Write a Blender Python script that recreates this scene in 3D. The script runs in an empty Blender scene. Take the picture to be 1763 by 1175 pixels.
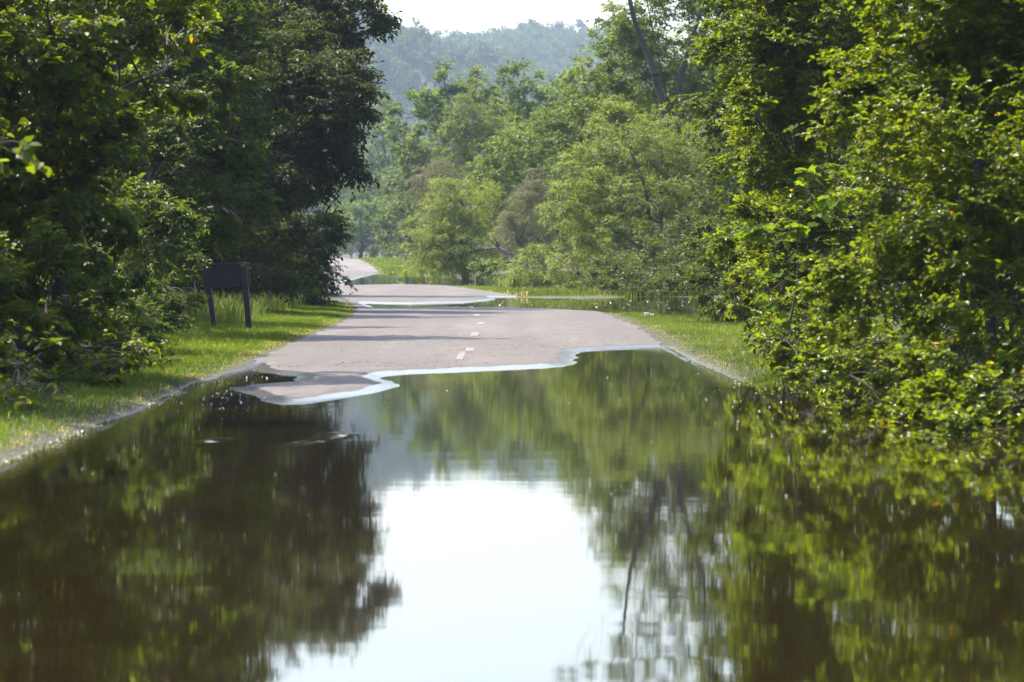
import bpy, math
import numpy as np
R = math.radians
S = bpy.context.scene
COL = S.collection

# ------------------------------------------------------------------ camera
CAMH, FPX, HOR = 1.77, 6611.0, 433.0
cam = bpy.data.cameras.new('camera'); cam.lens = 135; cam.sensor_width = 36
cam.clip_start = 0.5; cam.clip_end = 9000
cam.dof.use_dof = True; cam.dof.focus_distance = 80; cam.dof.aperture_fstop = 4.0
co = bpy.data.objects.new('camera', cam); COL.objects.link(co)
co.location = (0, 0, CAMH); co.rotation_euler = (R(90) - math.atan((587.5 - HOR) / FPX), 0, 0)
S.camera = co
# ------------------------------------------------------------------ light
SUN_EL, SUN_AZ = 56.0, -52.0            # azimuth from +Y, negative = to the left
w = bpy.data.worlds.new('World'); S.world = w; w.use_nodes = True
nt = w.node_tree; bg = nt.nodes['Background']
sky = nt.nodes.new('ShaderNodeTexSky'); sky.sky_type = 'NISHITA'; sky.sun_disc = False
sky.sun_elevation = R(SUN_EL); sky.sun_rotation = R(SUN_AZ); sky.dust_density = 3.0; sky.air_density = 1.0
nt.links.new(sky.outputs[0], bg.inputs[0]); bg.inputs[1].default_value = 0.15
sd_ = np.array([math.sin(R(SUN_AZ)) * math.cos(R(SUN_EL)), math.cos(R(SUN_AZ)) * math.cos(R(SUN_EL)), math.sin(R(SUN_EL))])
sl = bpy.data.lights.new('sun', 'SUN'); sl.energy = 4.6; sl.angle = R(0.55); sl.color = (1.0, 0.90, 0.72)
so = bpy.data.objects.new('sun', sl); COL.objects.link(so)
from mathutils import Vector
so.rotation_euler = Vector(sd_).to_track_quat('Z', 'Y').to_euler(); so.location = (-60, 60, 80)
S.view_settings.view_transform = 'Standard'; S.view_settings.look = 'None'
S.view_settings.gamma = 1; S.view_settings.exposure = 1.6
S.cycles.max_bounces = 8; S.cycles.diffuse_bounces = 3; S.cycles.glossy_bounces = 3
S.cycles.transmission_bounces = 4; S.cycles.volume_bounces = 0; S.cycles.use_denoising = True
S.cycles.sample_clamp_indirect = 6
# ------------------------------------------------------------------ helpers
def at(px, py, Y):                       # photo measurement -> world point at depth Y
    return np.array([(px - 881.5) / FPX * Y, Y, CAMH - (py - HOR) / FPX * Y])
def W(px, py):                           # photo measurement on the water plane -> (X, Y)
    Y = CAMH * FPX / (py - HOR); return ((px - 881.5) / FPX * Y, Y)
def nrm(v): return v / np.maximum(np.linalg.norm(v, axis=-1, keepdims=True), 1e-9)
def hsh(i, j, k=0):
    return np.modf(np.abs(np.sin(i * 127.1 + j * 311.7 + k * 74.7) * 43758.5453))[0]
def vnoise(x, y, z=None):
    xi, yi = np.floor(x), np.floor(y); fx, fy = x - xi, y - yi
    fx = fx * fx * (3 - 2 * fx); fy = fy * fy * (3 - 2 * fy)
    a = hsh(xi, yi) * (1 - fx) + hsh(xi + 1, yi) * fx
    b = hsh(xi, yi + 1) * (1 - fx) + hsh(xi + 1, yi + 1) * fx
    return (a * (1 - fy) + b * fy) * 2 - 1
def sst(a, b, x):
    t = np.clip((x - a) / (b - a), 0, 1); return t * t * (3 - 2 * t)
def mesh_np(name, V, F, mats, mi=None, attr=None, smooth=False):
    """V (n,3); F list of (m,k) int arrays; mi per face material index; attr per face float"""
    me = bpy.data.meshes.new(name)
    V = np.ascontiguousarray(V, dtype=np.float32)
    me.vertices.add(len(V)); me.vertices.foreach_set('co', V.ravel())
    nl = sum(f.size for f in F); nf = sum(len(f) for f in F)
    me.loops.add(nl); me.loops.foreach_set('vertex_index', np.concatenate([f.ravel() for f in F]).astype(np.int32))
    sizes = np.concatenate([np.full(len(f), f.shape[1]) for f in F])
    st = np.concatenate([[0], np.cumsum(sizes)[:-1]]).astype(np.int32)
    me.polygons.add(nf); me.polygons.foreach_set('loop_start', st)
    me.update(calc_edges=True)
    for m in mats: me.materials.append(m)
    if mi is not None: me.polygons.foreach_set('material_index', np.asarray(mi, dtype=np.int32))
    me.polygons.foreach_set('use_smooth', np.full(nf, bool(smooth)))
    if attr is not None:
        a = me.attributes.new('tint', 'FLOAT', 'FACE'); a.data.foreach_set('value', np.asarray(attr, dtype=np.float32))
    return me
def link(name, me, parent=None, **k):
    o = bpy.data.objects.new(name, me); COL.objects.link(o)
    if parent is not None: o.parent = parent
    for a, b in k.items(): o[a] = b
    return o
def thing(name, loc, label, category, group=None):
    o = bpy.data.objects.new(name, None); COL.objects.link(o); o.location = loc
    o.empty_display_size = 0.3
    o['label'] = label; o['category'] = category
    if group: o['group'] = group
    return o
def rgb(c): return (c[0], c[1], c[2], 1)
def newmat(name):
    m = bpy.data.materials.new(name); m.use_nodes = True; m.node_tree.nodes.clear()
    N, L = m.node_tree.nodes, m.node_tree.links
    out = N.new('ShaderNodeOutputMaterial')
    return m, N, L, out
def mathn(N, L, op, a, b=None, c=None):
    n = N.new('ShaderNodeMath'); n.operation = op
    for i, v in enumerate((a, b, c)):
        if v is None: continue
        if isinstance(v, (int, float)): n.inputs[i].default_value = v
        else: L.new(v, n.inputs[i])
    return n.outputs[0]
def mixc(N, L, f, a, b):
    n = N.new('ShaderNodeMix'); n.data_type = 'RGBA'
    for i, v in ((0, f), (6, a), (7, b)):
        if isinstance(v, (int, float)): n.inputs[i].default_value = v
        elif isinstance(v, tuple): n.inputs[i].default_value = rgb(v)
        else: L.new(v, n.inputs[i])
    return n.outputs[2]
def noisen(N, L, scale, vec=None, detail=4, stretch=None, coord='Object'):
    tc = N.new('ShaderNodeTexCoord'); n = N.new('ShaderNodeTexNoise')
    n.inputs['Scale'].default_value = scale; n.inputs['Detail'].default_value = detail
    v = tc.outputs[coord]
    if stretch:
        mp = N.new('ShaderNodeMapping'); mp.inputs['Scale'].default_value = stretch; L.new(v, mp.inputs[0]); v = mp.outputs[0]
    L.new(v, n.inputs['Vector']); return n.outputs['Fac']
def ramp(N, L, f, pts):
    r = N.new('ShaderNodeValToRGB'); e = r.color_ramp.elements
    e[0].position, e[0].color = pts[0][0], rgb(pts[0][1]); e[1].position, e[1].color = pts[-1][0], rgb(pts[-1][1])
    for p, c in pts[1:-1]:
        x = e.new(p); x.color = rgb(c)
    L.new(f, r.inputs[0]); return r.outputs[0]
# ------------------------------------------------------------------ materials
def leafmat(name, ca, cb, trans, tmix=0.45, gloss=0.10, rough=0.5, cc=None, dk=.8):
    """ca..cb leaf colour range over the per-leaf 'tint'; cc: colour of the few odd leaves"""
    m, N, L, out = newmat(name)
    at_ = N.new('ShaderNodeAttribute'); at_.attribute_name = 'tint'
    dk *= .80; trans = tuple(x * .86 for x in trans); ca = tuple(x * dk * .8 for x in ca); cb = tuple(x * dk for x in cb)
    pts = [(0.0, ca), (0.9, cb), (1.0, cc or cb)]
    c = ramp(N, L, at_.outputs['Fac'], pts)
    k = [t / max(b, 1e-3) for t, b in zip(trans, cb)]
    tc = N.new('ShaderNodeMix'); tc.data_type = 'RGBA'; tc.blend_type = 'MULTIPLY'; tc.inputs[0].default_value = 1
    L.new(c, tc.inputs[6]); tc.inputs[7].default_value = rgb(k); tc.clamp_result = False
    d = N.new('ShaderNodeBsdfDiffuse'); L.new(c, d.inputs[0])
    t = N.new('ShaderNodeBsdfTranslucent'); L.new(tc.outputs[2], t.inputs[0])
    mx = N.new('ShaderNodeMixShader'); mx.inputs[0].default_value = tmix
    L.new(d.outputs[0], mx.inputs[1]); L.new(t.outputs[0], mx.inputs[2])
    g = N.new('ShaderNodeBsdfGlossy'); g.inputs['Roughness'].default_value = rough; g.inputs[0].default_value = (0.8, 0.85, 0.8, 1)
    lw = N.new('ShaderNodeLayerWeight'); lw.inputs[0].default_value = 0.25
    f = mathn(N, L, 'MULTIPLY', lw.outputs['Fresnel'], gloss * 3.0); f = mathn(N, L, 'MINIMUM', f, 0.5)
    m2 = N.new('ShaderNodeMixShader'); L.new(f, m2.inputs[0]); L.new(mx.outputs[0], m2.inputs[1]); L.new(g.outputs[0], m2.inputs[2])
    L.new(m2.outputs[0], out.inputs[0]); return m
def barkmat(name, a, b):
    m, N, L, out = newmat(name)
    f = noisen(N, L, 6, stretch=(4, 4, 0.6), detail=6)
    c = mixc(N, L, f, a, b); p = N.new('ShaderNodeBsdfPrincipled'); L.new(c, p.inputs['Base Color']); p.inputs['Roughness'].default_value = 0.85
    bp = N.new('ShaderNodeBump'); bp.inputs['Strength'].default_value = 0.6; bp.inputs['Distance'].default_value = 0.03
    L.new(f, bp.inputs['Height']); L.new(bp.outputs[0], p.inputs['Normal']); L.new(p.outputs[0], out.inputs[0]); return m
ML = dict(
 vine=leafmat('leaf_vine', (.034, .062, .005), (.085, .125, .008), (.32, .39, .008), .48, .012, cc=(.22, .13, .015)),
 oak=leafmat('leaf_oak', (.020, .046, .007), (.050, .095, .010), (.20, .28, .012), .44, .012),
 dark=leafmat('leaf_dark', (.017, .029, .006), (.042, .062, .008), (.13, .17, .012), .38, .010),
 right=leafmat('leaf_right', (.040, .075, .004), (.095, .150, .008), (.34, .43, .008), .5, .010, .38, cc=(.18, .10, .015)),
 broad=leafmat('leaf_broad', (.065, .130, .008), (.10, .180, .012), (.26, .38, .012), .5, .03, .35),
 willow=leafmat('leaf_willow', (.075, .115, .012), (.15, .195, .020), (.38, .46, .03), .48, .012, dk=1),
 grey=leafmat('leaf_grey', (.095, .105, .045), (.17, .165, .075), (.27, .27, .10), .4, .01, dk=1),
 mid=leafmat('leaf_mid', (.045, .085, .008), (.11, .165, .014), (.28, .38, .022), .47, .012, dk=1),
 far=leafmat('leaf_far', (.040, .075, .010), (.11, .155, .018), (.25, .34, .03), .45, .01, dk=1),
 olive=leafmat('leaf_olive', (.030, .055, .008), (.075, .105, .014), (.17, .22, .018), .42, .01, dk=1),
 hill=leafmat('leaf_hill', (.018, .045, .012), (.060, .100, .022), (.14, .21, .035), .4, .005, dk=1),
 grass=leafmat('leaf_grass', (.045, .090, .006), (.10, .165, .010), (.25, .35, .012), .5, .02, cc=(.20, .19, .08)),
 reed=leafmat('leaf_reed', (.040, .080, .012), (.10, .14, .022), (.22, .29, .03), .45, .02, cc=(.26, .22, .12)),
)
BARK = barkmat('bark', (.022, .016, .013), (.055, .042, .036))
BARKG = barkmat('bark_grey', (.10, .085, .085), (.22, .19, .19))
TWIG = barkmat('twig', (.035, .022, .015), (.07, .05, .03))

def ground_material():
    m, N, L, out = newmat('soil')
    f = noisen(N, L, 1.3, detail=6); g = noisen(N, L, 9, detail=5)
    c = mixc(N, L, f, (.018, .026, .008), (.042, .036, .018)); c = mixc(N, L, mathn(N, L, 'MULTIPLY', g, .8), c, (.022, .016, .010))
    geo = N.new('ShaderNodeNewGeometry'); sp = N.new('ShaderNodeSeparateXYZ'); L.new(geo.outputs['Position'], sp.inputs[0])
    wet = N.new('ShaderNodeMapRange'); wet.inputs[1].default_value = 0.0; wet.inputs[2].default_value = 0.025
    wet.inputs[3].default_value = 1; wet.inputs[4].default_value = 0; L.new(sp.outputs[2], wet.inputs[0])
    c = mixc(N, L, mathn(N, L, 'MULTIPLY', wet.outputs[0], .6), c, (.012, .010, .007))
    p = N.new('ShaderNodeBsdfPrincipled'); L.new(c, p.inputs['Base Color'])
    L.new(mathn(N, L, 'MULTIPLY_ADD', wet.outputs[0], -.55, .9), p.inputs['Roughness'])
    bp = N.new('ShaderNodeBump'); bp.inputs['Strength'].default_value = 0.8; bp.inputs['Distance'].default_value = 0.03
    L.new(g, bp.inputs['Height']); L.new(bp.outputs[0], p.inputs['Normal']); L.new(p.outputs[0], out.inputs[0]); return m
def asphalt_material():
    m, N, L, out = newmat('asphalt')
    big = noisen(N, L, .35, detail=5, stretch=(1.6, .22, 1)); fine = noisen(N, L, 30, detail=4, stretch=(1, .4, 1)); med = noisen(N, L, 3.0, detail=7, stretch=(1, .25, 1))
    c = ramp(N, L, big, [(.34, (.046, .040, .040)), (.5, (.084, .074, .072)), (.66, (.130, .116, .112))])
    c = mixc(N, L, ramp(N, L, fine, [(.45, (0, 0, 0)), (.62, (.55, .55, .55))]), c, (.19, .168, .168))
    c = mixc(N, L, ramp(N, L, fine, [(.34, (.6, .6, .6)), (.46, (0, 0, 0))]), c, (.045, .04, .04))
    r = ramp(N, L, med, [(.33, (.8, .8, .8)), (.47, (.10, .10, .10)), (.56, (0, 0, 0)), (1, (0, 0, 0))])
    c = mixc(N, L, r, c, (.06, .05, .046))
    tc = N.new('ShaderNodeTexCoord'); so_ = N.new('ShaderNodeSeparateXYZ'); L.new(tc.outputs['Object'], so_.inputs[0])
    wv = mathn(N, L, 'SINE', mathn(N, L, 'MULTIPLY_ADD', so_.outputs[0], 3.6, mathn(N, L, 'MULTIPLY', big, 1.5)))
    c = mixc(N, L, mathn(N, L, 'MAXIMUM', mathn(N, L, 'MULTIPLY', wv, .30), 0.0), c, (.060, .050, .050))
    geo = N.new('ShaderNodeNewGeometry'); sp = N.new('ShaderNodeSeparateXYZ'); L.new(geo.outputs['Position'], sp.inputs[0])
    z = mathn(N, L, 'ADD', sp.outputs[2], mathn(N, L, 'MULTIPLY_ADD', med, .036, -.017))
    def mr(a, b):
        q = N.new('ShaderNodeMapRange'); q.inputs[1].default_value = a; q.inputs[2].default_value = b
        q.inputs[3].default_value = 1; q.inputs[4].default_value = 0; q.interpolation_type = 'SMOOTHSTEP'; L.new(z, q.inputs[0]); return q.outputs[0]
    film, damp = mr(.032, .042), mr(.05, .10)
    c = mixc(N, L, mathn(N, L, 'MULTIPLY', damp, .6), c, (.050, .042, .038))
    bp = N.new('ShaderNodeBump'); bp.inputs['Strength'].default_value = 0.5; bp.inputs['Distance'].default_value = 0.004
    L.new(fine, bp.inputs['Height'])
    p = N.new('ShaderNodeBsdfPrincipled'); L.new(c, p.inputs['Base Color']); p.inputs['Roughness'].default_value = .72; p.inputs['Specular IOR Level'].default_value = .35
    L.new(bp.outputs[0], p.inputs['Normal'])
    q = N.new('ShaderNodeBsdfPrincipled'); q.inputs['Base Color'].default_value = (.05, .045, .04, 1)   # the film of water over wet asphalt
    q.inputs['Roughness'].default_value = .22; q.inputs['IOR'].default_value = 1.6
    mx = N.new('ShaderNodeMixShader'); L.new(film, mx.inputs[0]); L.new(p.outputs[0], mx.inputs[1]); L.new(q.outputs[0], mx.inputs[2])
    L.new(mx.outputs[0], out.inputs[0]); return m
def paint_material():
    m, N, L, out = newmat('road_paint')
    f = noisen(N, L, 14, detail=6); r = ramp(N, L, f, [(.38, (.07, .06, .061)), (.66, (.185, .172, .166))])
    p = N.new('ShaderNodeBsdfPrincipled'); L.new(r, p.inputs['Base Color']); p.inputs['Roughness'].default_value = .6
    L.new(p.outputs[0], out.inputs[0]); return m
def water_material():
    m, N, L, out = newmat('flood_water')
    n1 = noisen(N, L, 1.0, detail=2, stretch=(.55, 1.3, 1)); n2 = noisen(N, L, 1.0, detail=3, stretch=(2.2, 5.0, 1))
    patch = noisen(N, L, .12, detail=3, stretch=(1, .35, 1))
    pr = N.new('ShaderNodeMapRange'); pr.inputs[1].default_value = .40; pr.inputs[2].default_value = .65; pr.inputs[3].default_value = .3; pr.inputs[4].default_value = 1.0
    L.new(patch, pr.inputs[0])
    h = mathn(N, L, 'MULTIPLY_ADD', n2, .16, n1); h = mathn(N, L, 'MULTIPLY', h, pr.outputs[0])
    bp = N.new('ShaderNodeBump'); bp.inputs['Strength'].default_value = 1.0; bp.inputs['Distance'].default_value = 0.0013
    L.new(h, bp.inputs['Height'])
    ra = N.new('ShaderNodeAttribute'); ra.attribute_name = 'ripple'; n3 = noisen(N, L, 1.0, detail=2, stretch=(14, 7, 1))
    b2 = N.new('ShaderNodeBump'); b2.inputs['Strength'].default_value = 1.0; b2.inputs['Distance'].default_value = .012
    L.new(mathn(N, L, 'MULTIPLY', n3, ra.outputs['Fac']), b2.inputs['Height']); L.new(bp.outputs[0], b2.inputs['Normal']); bp = b2
    p = N.new('ShaderNodeBsdfPrincipled'); p.inputs['Base Color'].default_value = (.012, .0085, .0028, 1)
    p.inputs['Roughness'].default_value = .025; p.inputs['IOR'].default_value = 1.33
    L.new(bp.outputs[0], p.inputs['Normal']); L.new(p.outputs[0], out.inputs[0]); return m
def stain_material():
    m, N, L, out = newmat('dark_stained_wood')
    f = noisen(N, L, 5, stretch=(8, 8, .8), detail=6); c = mixc(N, L, f, (.018, .010, .014), (.045, .026, .032))
    p = N.new('ShaderNodeBsdfPrincipled'); L.new(c, p.inputs['Base Color']); p.inputs['Roughness'].default_value = .6
    bp = N.new('ShaderNodeBump'); bp.inputs['Strength'].default_value = 0.4; bp.inputs['Distance'].default_value = 0.004
    L.new(f, bp.inputs['Height']); L.new(bp.outputs[0], p.inputs['Normal']); L.new(p.outputs[0], out.inputs[0]); return m
def simple(name, c, rough=.7):
    m, N, L, out = newmat(name)
    f = noisen(N, L, 20, detail=5); cc = mixc(N, L, f, tuple(x * .75 for x in c), c)
    p = N.new('ShaderNodeBsdfPrincipled'); L.new(cc, p.inputs['Base Color']); p.inputs['Roughness'].default_value = rough
    L.new(p.outputs[0], out.inputs[0]); return m
SOIL, ASPH, PAINT, WATER, STAIN = ground_material(), asphalt_material(), paint_material(), water_material(), stain_material()

# ------------------------------------------------------------------ terrain
SHORE = [(-1600, -170), (-4.6, -170), (-4.5, 5), W(-30, 812), W(0, 796), W(60, 775), W(130, 749), W(200, 720), W(270, 692), W(330, 662), W(385, 645), W(448, 629),
 W(456, 636), W(470, 643), W(500, 645), W(524, 647), W(533, 651), W(522, 658), W(490, 662), W(455, 665), W(412, 668), W(445, 679), W(490, 698), W(540, 692),
 W(590, 684), W(630, 678), W(672, 666), W(655, 657), W(640, 652), W(670, 646), W(700, 643), W(780, 640), W(860, 636), W(960, 632), W(988, 625), W(972, 614),
 W(985, 606), W(1040, 601.5), W(1100, 599.5), W(1150, 598), W(1185, 614), W(1225, 637), W(1262, 655), W(1288, 664), W(1318, 642), W(1345, 612), (8, 64), (1600, 60), (1600, 108), W(1290, 553), W(1200, 554), W(1118, 551), W(1100, 546), W(1040, 539), W(960, 535), W(880, 532),
 W(760, 531), W(700, 532), W(645, 532), W(625, 525), W(617, 521.5), W(700, 523.5), W(800, 521), W(846, 517), W(842, 511.5), W(900, 512), W(1000, 513.5), W(1065, 512),
 W(1000, 505), W(900, 499), W(800, 494), W(690, 490.5), W(590, 493), W(585, 487), W(620, 478), W(655, 469.5), W(700, 470), W(735, 476), W(790, 480), W(850, 484), W(900, 491),
 W(990, 494), W(1005, 506), W(1100, 511), W(1240, 512), W(1400, 513), (1600, 152), (1600, 3600), (-1600, 3600)]
SHORE = np.array(SHORE)
def sdist(X, Y, front=False):
    X = X.ravel(); Y = Y.ravel(); d = np.full(X.shape, 1e9); ins = np.zeros(X.shape, bool); yc = np.full(X.shape, -1e3)
    P, Q = SHORE, np.roll(SHORE, -1, 0)
    for (x0, y0), (x1, y1) in zip(P, Q):
        ex, ey = x1 - x0, y1 - y0
        t = np.clip(((X - x0) * ex + (Y - y0) * ey) / max(ex * ex + ey * ey, 1e-9), 0, 1)
        d = np.minimum(d, (X - x0 - t * ex) ** 2 + (Y - y0 - t * ey) ** 2)
        c = (y0 > Y) != (y1 > Y)
        if y1 != y0: ins ^= c & (X < (x1 - x0) * (Y - y0) / (y1 - y0) + x0)
        if x1 != x0:
            yy = y0 + (y1 - y0) * (X - x0) / (x1 - x0); h_ = ((x0 > X) != (x1 > X)) & (yy < Y)
            yc = np.where(h_, np.maximum(yc, yy), yc)
    sd = np.where(ins, 1, -1) * np.sqrt(d)
    return (sd, np.where(ins, Y - yc, 0)) if front else sd
ys_ = np.arange(-200, 1200, 2.0)
xs_ = np.interp(ys_, [-200, 95, 115, 150, 183, 230, 280, 340, 400, 600, 1200], [-.62, -.62, -1.1, -3.3, -6.0, -9.4, -12.6, -15.5, -18.5, -30, -70])
xs_ = np.convolve(np.pad(xs_, 5, mode='edge'), np.ones(11) / 11, 'valid')
def xroad(Y): return np.interp(Y, ys_, xs_)
HALF = 3.45
def H(X, Y, verge=True):
    X = np.asarray(X, float); Y = np.asarray(Y, float); shp = X.shape
    sd, fr = sdist(X, Y, True); sd = sd.reshape(shp); fr = fr.reshape(shp)
    wob = .10 * vnoise(X * 1.1, Y * .45) + .05 * vnoise(X * 3.1, Y * 1.3)
    sd = sd + wob
    z = np.where(sd > 0, np.minimum(.056 * np.minimum(np.maximum(fr + wob, sd * .4), .85), .25 * sd) + .0012 * np.clip(sd - .8, 0, 12), np.maximum(.03 * sd, -.5))
    e = np.abs(X - xroad(Y)) - HALF
    r = sst(0.0, .9, e)
    if verge:
        n = vnoise(X * .9, Y * .5) * .6 + vnoise(X * 2.7 + 9, Y * 1.9) * .4
        z = z + r * (.03 * n + .035 * np.clip(e - 2.2, 0, 12) * (sd > 0) * sst(0, 4, sd))
    z = z + .75 * sst(290, 470, Y) * sst(0, 8, sd)
    return z
def grid_mesh(name, xs, ys, fn, mats, smooth=True):
    X, Y = np.meshgrid(xs, ys); Z = fn(X, Y)
    nx, ny = len(xs), len(ys); i = np.arange(nx * ny).reshape(ny, nx)
    F = np.stack([i[:-1, :-1], i[:-1, 1:], i[1:, 1:], i[1:, :-1]], -1).reshape(-1, 4)
    return mesh_np(name, np.stack([X, Y, Z], -1).reshape(-1, 3), [F], mats, smooth=smooth)
gx = np.concatenate([[-1550, -900, -500, -300, -180, -110], np.arange(-70, -26, 3), np.arange(-26, -9, .6), np.arange(-9, 8, .14), np.arange(8, 26, .6), np.arange(26, 70, 3), [110, 180, 300, 500, 900, 1550]])
gy = np.concatenate([[-150, -80, -30, 0, 10, 20], np.arange(26, 135, .3), np.arange(135, 200, .8), np.arange(200, 340, 2.5), np.arange(340, 620, 10), [660, 720, 800, 1000, 1300, 1700, 2250, 2900, 3480]])
def Hground(X, Y):
    z = H(X, Y)
    return z - .05 * (1 - sst(-.25, -.06, np.abs(X - xroad(Y)) - HALF)) - .004
g = link('ground', grid_mesh('ground', gx, gy, Hground, [SOIL])); g['kind'] = 'structure'
# road: a strip that follows the same heights
ry = np.concatenate([np.arange(4, 130, .22), np.arange(130, 200, .6), np.arange(200, 330, 2), np.arange(330, 620, 6)])
rx = np.linspace(-HALF, HALF, 71)
U, Y = np.meshgrid(rx, ry)
edge = .10 * vnoise(Y * .8, Y * 0 + 3) * (np.abs(U) > HALF - .01)
X = U + edge + xroad(Y); Z = H(X, Y, verge=False) + .004 + .03 * (1 - (U / HALF) ** 2) * 0
i = np.arange(X.size).reshape(X.shape)
F = np.stack([i[:-1, :-1], i[:-1, 1:], i[1:, 1:], i[1:, :-1]], -1).reshape(-1, 4)
o = link('road', mesh_np('road', np.stack([X, Y, Z], -1).reshape(-1, 3), [F], [ASPH], smooth=True)); o['kind'] = 'structure'
# painted centre dashes (worn)
V = []; F = []; n = 0
for y0, y1, dx, hw in [(60.8, 65.6, 0, .055), (66.0, 68.3, .10, .07), (77.5, 80.9, .07, .075), (89.6, 92.7, .12, .075), (101.5, 104.6, .1, .075), (113, 115, .2, .07)]:
    yy = np.linspace(y0, y1, 14)
    for s in (-1, 1):
        x = xroad(yy) - .22 + dx + s * hw
        V.append(np.stack([x, yy, H(x, yy, False) + .009], -1))
    a = np.arange(13) + n
    F.append(np.stack([a, a + 14, a + 15, a + 1], -1)); n += 28
o = link('road_markings', mesh_np('road_markings', np.concatenate(V), [np.concatenate(F)], [PAINT])); o['kind'] = 'structure'
# water, level 0, with two shallow ripples standing on it
def arc(pts):
    P = np.array([W(*p) for p in pts]); return P
ARCS = [arc([(462, 773.5), (500, 767), (540, 761), (565, 754), (583, 748), (560, 745)]), arc([(338, 762), (360, 761.5), (384, 757), (370, 754)])]
def Hw(X, Y):
    z = np.zeros(X.shape)
    for P in ARCS:
        d = np.full(X.shape, 1e9); am = np.zeros(X.shape); ns = len(P) - 1
        for q, ((x0, y0), (x1, y1)) in enumerate(zip(P[:-1], P[1:])):
            ex, ey = x1 - x0, y1 - y0; t = np.clip(((X - x0) * ex + (Y - y0) * ey) / (ex * ex + ey * ey), 0, 1)
            dd = np.hypot(X - x0 - t * ex, Y - y0 - t * ey); am = np.where(dd < d, np.sin(np.pi * (q + t) / ns) ** .8, am); d = np.minimum(d, dd)
        z += .016 * am * np.exp(-(d / .09) ** 2)
    return z
wx = np.concatenate([[-880, -300, -60, -20, -12, -9], np.arange(-8, -3.4, .2), np.arange(-3.4, -1.2, .05), np.arange(-1.1, 9, .2), [12, 20, 60, 300, 880]])
wy = np.concatenate([[-140, 0, 10, 20], np.arange(26, 33.6, .35), np.arange(33.6, 38.2, .045), np.arange(38.3, 130, .3), np.arange(130, 215, 1), [230, 260, 300, 400, 700]])
wm = grid_mesh('water', wx, wy, Hw, [WATER]); XX, YY = np.meshgrid(wx, wy)
dsh = np.abs(sdist(XX, YY)).reshape(XX.shape); ee = np.abs(XX - xroad(YY)) - HALF
rip = np.exp(-(dsh / .38) ** 2) * sst(-.9, .1, ee) * (YY < 112) * (XX < 6)
rip = np.maximum(rip, .8 * np.exp(-((XX - 3.6) / .9) ** 2 - ((YY - 66) / 8) ** 2))
rip = np.maximum(rip, np.exp(-((XX + 3.9) / .7) ** 2 - ((YY - 50) / 4) ** 2) * .7)
rip = np.maximum(rip, sst(.25, .7, vnoise(XX * .35, YY * .30 + 4)) * sst(172, 178, YY) * (1 - sst(205, 212, YY)) * sst(-3, 0, XX))
rip = np.maximum(rip, .30 * sst(0, .6, vnoise(XX * .8, YY * .4)) * sst(112, 118, YY) * (1 - sst(150, 158, YY)))
a_ = wm.attributes.new('ripple', 'FLOAT', 'POINT'); a_.data.foreach_set('value', rip.ravel().astype(np.float32))
o = link('water', wm); o['kind'] = 'structure'

# ------------------------------------------------------------------ plants
def leaf_geo(P, D, Nn, ln, wd, shape='hex'):
    """P base, D direction, Nn normal: arrays (n,3); ln, wd arrays (n,)"""
    n = len(P); D = nrm(D); S_ = nrm(np.cross(D, Nn)); Nn = np.cross(S_, D)
    ln = ln[:, None]; wd = wd[:, None]
    if shape == 'hex':
        pts = [P, P + D * ln * .28 - S_ * wd * .5 + Nn * wd * .12, P + D * ln * .68 - S_ * wd * .42 + Nn * wd * .10, P + D * ln - Nn * ln * .12,
               P + D * ln * .68 + S_ * wd * .42 + Nn * wd * .10, P + D * ln * .28 + S_ * wd * .5 + Nn * wd * .12]
        V = np.stack(pts, 1).reshape(-1, 3); b = (np.arange(n) * 6)[:, None]
        F = np.concatenate([b + [0, 1, 2, 3], b + [0, 3, 4, 5]], 1).reshape(-1, 4); return V, F, 2
    if shape == 'lobed':
        prof = [(0, 0), (.05, .30), (.30, .52), (.38, .34), (.62, .50), (.66, .24), (1.0, 0)]
        pts = [P + D * ln * .4 - Nn * ln * .03]
        outl = prof + [(a, -b) for a, b in prof[-2:0:-1]]
        for a, b in outl: pts.append(P + D * ln * a + S_ * ln * b + Nn * ln * (.10 * abs(b) - .12 * a * a))
        k = len(outl); V = np.stack(pts, 1).reshape(-1, 3); bb = (np.arange(n) * (k + 1))[:, None]
        F = np.concatenate([bb + [0, 1 + j, 1 + (j + 1) % k] for j in range(k)], 1).reshape(-1, 3); return V, F, k
    V = np.stack([P, P + D * ln * .45 - S_ * wd * .5, P + D * ln, P + D * ln * .45 + S_ * wd * .5 + Nn * wd * .25], 1).reshape(-1, 3)
    b = (np.arange(n) * 4)[:, None]; return V, b + np.array([[0, 1, 2, 3]]), 1
def tube(P, r, ns=6):
    P = np.asarray(P, float); r = np.asarray(r, float); T = nrm(np.gradient(P, axis=0))
    a = nrm(np.cross(T, [0.31, 0.95, 0.05])); b = np.cross(T, a)
    th = np.linspace(0, 2 * np.pi, ns, endpoint=False)
    V = P[:, None] + r[:, None, None] * (np.cos(th)[None, :, None] * a[:, None] + np.sin(th)[None, :, None] * b[:, None])
    m = len(P); i = np.arange(m * ns).reshape(m, ns); j = np.roll(i, -1, 1)
    F = np.stack([i[:-1], j[:-1], j[1:], i[1:]], -1).reshape(-1, 4); return V.reshape(-1, 3), F
def limb(rng, a, b, r0, r1, n=9, wob=.06, sag=0.0, ns=6):
    a = np.asarray(a, float); b = np.asarray(b, float); t = np.linspace(0, 1, n)[:, None]; L = np.linalg.norm(b - a)
    P = a + (b - a) * t
    for k in (1, 2, 3):
        P += (rng.normal(size=3) * wob * L / k) * np.sin(np.pi * k * t)
    P[:, 2] += (sag * L * np.sin(np.pi * t))[:, 0]
    P[0] = a; P[-1] = b
    return P, tube(P, np.linspace(r0, r1, n) * (1 + .08 * rng.normal(size=n)), ns)
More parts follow.
